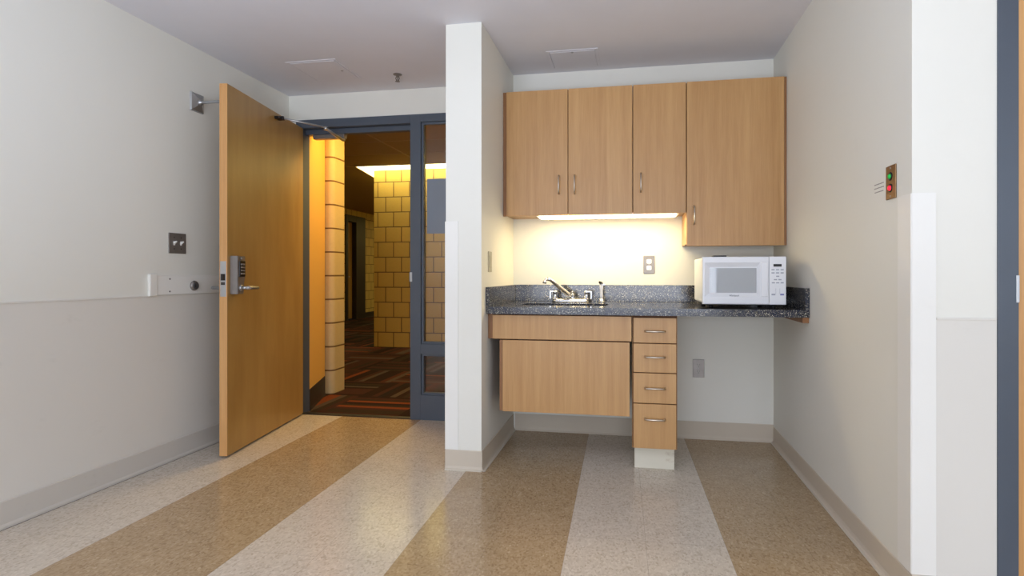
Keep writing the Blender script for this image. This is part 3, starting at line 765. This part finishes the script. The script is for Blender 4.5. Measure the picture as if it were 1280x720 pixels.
for x, m in ((966.8, 'mgrey'), (977.4, 'mblue')):
    bm = boxes(((mx(x-2.3), -.0012, mz(368.6)), (mx(x+2.3), .0008, mz(366.6))), bev=.0006); obj('key', bm, M[m], cp)
for x in (969.7, 974.6):
    bm = boxes(((mx(x-.15), -.0006, mz(367.5)), (mx(x+.15), .0004, mz(360)))); obj('panel_groove', bm, M['mgrey'], cp)
bm = boxes(((-.14, .10, z1-.004), (-.07, .16, z1+.010)), bev=.002); obj('top_vent', bm, M['black'], mw)

# ------------------------------------------------------------------ second door at the right edge
d2 = struct('trim_7', boxes(((FX0, YC-.006, 0), (FX1, YC+.13, 2.20)), ((2.15, YC-.006, 0), (2.21, YC+.13, 2.20)), ((FX1, YC-.006, 2.14), (2.15, YC+.13, 2.20)), ((FX1-.001, YC+.045, 0), (FX1+.012, YC+.12, 2.14)), bev=.002), M['frame'], 'blue-grey metal door frame at the right edge of the view', 'door frame')
bm = boxes(((FX1-.008, YC-.0075, .968), (FX1+.0008, YC-.002, 1.052)), bev=.0008); obj('strike_plate', bm, M['steel'], d2)
t = thing('door_2', 'closed wooden door at the right edge of the view', 'door', (1.66, YC+.022, 0), kind='structure')
bm = boxes(((FX1+.003-1.66, -.020, .01), (2.147-1.66, .022, 2.137)), bev=.001); obj('door_leaf', bm, M['door_edge'], t)
bm = bmesh.new(); lathe(bm, (FX1+.09-1.66, -.020, 1.0), [(.030, 0), (.030, -.008), (.012, -.012), (.012, -.045)], 'Y'); tube(bm, [(FX1+.09-1.66, -.062, 1.0), (FX1+.12-1.66, -.066, 1.0), (FX1+.20-1.66, -.064, 1.0)], .009)
obj('lever_handle', bm, M['steel'], t)

# ------------------------------------------------------------------ corridor beyond the doorway
struct('floor_corridor', boxes(((-9.0, YD+.05, -.1), (2.0, 18, 0.0))), M['carpet'], 'dark carpet tiles with red and orange stripes in the corridor', 'carpet floor')
XW, YW = -3.69, 7.50
bm = bmesh.new()     # corridor ceiling with the lit slot left open round the far block wall
sf, sl = 7.14, -3.93
for lo, hi in (((-9, YD+.02, HC), (2, sf, HC+.08)), ((-9, sf, HC), (sl, 18, HC+.08))): bx(bm, lo, hi)
prism(bm, [(sl, sf-.0), (sl+.14, sf), (sl, 7.98)], 'Z', HC, HC+.08)
cc = struct('ceiling_corridor', bm, M['corrceil'], 'brown tiled corridor ceiling seen through the doorway', 'ceiling')
bm = bmesh.new()
for i in range(-7, 3):
    x = i*1.22-.35
    bx(bm, (x, YD+.1, HC-.004), (x+.02, sf, HC+.001))
for j in range(0, 5): bx(bm, (-6.3, 4.6+j*.61, HC-.0035), (1.9, 4.618+j*.61, HC+.001))
obj('ceiling_grid', bm, M['tbar'], cc)
t = thing('cove_light', 'bright lit ceiling slot running above the far block wall', 'lamp', ((XW+1)/2, YW, HC))
bm = boxes(((sl, sf-.02, HC+.012), (2.0, YW-.002, HC+.03)), ((sl, YW-.002, HC+.012), (XW-.002, 17.9, HC+.03))); o = obj('lamp_lens', bm, M['lamp_cove']); o.parent = t; o.matrix_parent_inverse = Matrix.Translation(-t.location)
struct('wall_corridor', boxes(((XW, YW, 0), (2.0, YW+.25, HC+.085))), M['blockx'], 'yellow painted block wall across the corridor', 'wall')
struct('wall_corridor_side', boxes(((XW, YW+.25, 0), (XW+.25, 18, HC+.085))), M['blocky'], 'far side of the yellow block wall', 'wall')
struct('wall_corridor_left', boxes(((-6.55, 4.66, 0), (-6.40, 11.58, HC)), ((-6.55, 12.50, 0), (-6.40, 18, HC)), ((-6.55, 11.58, 2.42), (-6.40, 12.50, HC))), M['blocky'], 'dim block wall far down the corridor', 'wall')
struct('wall_corridor_end', boxes(((-9, 17.9, 0), (2, 18, HC))), M['blockx'], 'end wall of the corridor, hidden from view', 'wall')
struct('wall_corridor_near', boxes(((XP1, YD+.122, 0), (2.0, YD+.24, HC)), ((1.9, YD+.24, 0), (2.0, YW, HC)), ((XL, YD+.102, DZ), (XP1, YD+.24, HC)), ((XL-.1, YD+.02, H), (2.0, YD+.10, HC+.08))), M['orange'], 'corridor side of the doorway wall', 'wall')
base('baseboard_corridor_left', (-6.40, 12.51, 0), (-6.40, 17.9, 0), (1, 0, 0), 'black baseboard far down the corridor wall', .13, 'basedark')
# splayed painted return beside the doorway
bm = bmesh.new(); prism(bm, [(-2.455, YD+FD), (-2.655, 4.46), (-3.2, 4.46), (-3.2, YD+FD)], 'Z', 0, HC)
struct('wall_return', bm, M['orange'], 'orange painted wall return just past the doorway', 'wall')
bm = bmesh.new(); n = Vector((.555, .2, 0)).normalized(); cove(bm, (-2.457, YD+FD+.002, 0), (-2.650, 4.445, 0), n, .165, .010)
struct('baseboard_return', bm, M['basedark'], 'black baseboard on the orange wall return', 'baseboard')
# block wall end with bullnose corners
bm = bmesh.new(); r = .045; pts = [(-9, 4.47)]
for i in range(9): a = -PI/2+i*(PI/2)/8; pts.append((-2.585-r+r*math.cos(a), 4.47+r+r*math.sin(a)))
pts += [(-2.585, 4.665), (-9, 4.665)]
prism(bm, pts, 'Z', 0, HC)
for f in bm.faces: f.smooth = False
struct('wall_block_end', bm, M['blockc'], 'rounded end of a cream painted block wall beside the doorway', 'wall')
# far door in the left corridor wall
t = struct('trim_8', boxes(((-6.56, 11.58, 0), (-6.37, 11.68, 2.42)), ((-6.56, 12.05, 0), (-6.37, 12.50, 2.42)), ((-6.56, 11.68, 2.27), (-6.37, 12.05, 2.42)), bev=.004), M['basedark'], 'dark frame of the distant corridor door', 'door frame')
t = thing('door_3', 'distant wooden door far down the corridor', 'door', (-6.50, 11.865, 0), kind='structure')
bm = boxes(((-.02, -.183, .02), (.02, .183, 2.268)), bev=.002); obj('door_leaf', bm, M['door'], t)
bm = bmesh.new(); lathe(bm, (.02, -.12, 1.0), [(.03, 0), (.03, .01), (.01, .014), (.01, .05)], 'X'); tube(bm, [(.065, -.12, 1.0), (.07, -.08, 1.0), (.07, -.01, 1.0)], .009); obj('lever_handle', bm, M['steel'], t)

# ------------------------------------------------------------------ lights
def area(name, loc, rot, sx, sy, power, rgb):
    d = bpy.data.lights.new(name, 'AREA'); d.shape = 'RECTANGLE'; d.size = sx; d.size_y = sy; d.energy = power; d.color = lin(rgb)[:3]
    o = bpy.data.objects.new(name, d); COL.objects.link(o); o.location = loc; o.rotation_euler = rot; return o
area('daylight_window', ((WX0+WX1)/2, YR-.12, (WZ0+WZ1)/2), (PI/2, 0, 0), WX1-WX0, WZ1-WZ0, 122, (232, 240, 255))
area('daylight_side', (XE+.12, (SY_0+SY_1)/2, 1.5), (PI/2, 0, PI/2), SY_1-SY_0, 1.5, 38, (222, 235, 255))
area('bounce_fill', (-.9, .1, .95), (PI, 0, 0), .8, .8, 46, (218, 231, 255))  # unseen upward fill, added for soft overall light like a ceiling-bounced flash
area('corridor_lamp', (-1.9, 4.35, HC-.02), (0, 0, 0), .5, .4, 24, (255, 208, 110))
area('corridor_far_lamp', (-5.2, 14.6, HC-.02), (0, 0, 0), .6, .6, 7, (240, 220, 130))
w = bpy.data.worlds.new('world'); S.world = w; w.use_nodes = True
w.node_tree.nodes['Background'].inputs[0].default_value = (.75, .85, 1, 1); w.node_tree.nodes['Background'].inputs[1].default_value = .6

# ------------------------------------------------------------------ camera
cd = bpy.data.cameras.new('camera'); cam = bpy.data.objects.new('camera', cd); COL.objects.link(cam)
cam.location = (0, 0, 1.055); cam.rotation_euler = (PI/2, 0, .1719)
cd.sensor_width = 36; cd.lens = 690.23/1280*36; cd.shift_x = -30/1280; cd.shift_y = -17.1/1280
cd.clip_start = .05; cd.clip_end = 60
S.camera = cam
S.view_settings.view_transform = 'Standard'; S.view_settings.look = 'None'; S.view_settings.gamma = 1; S.view_settings.use_curve_mapping = False
S.view_settings.exposure = 0.37
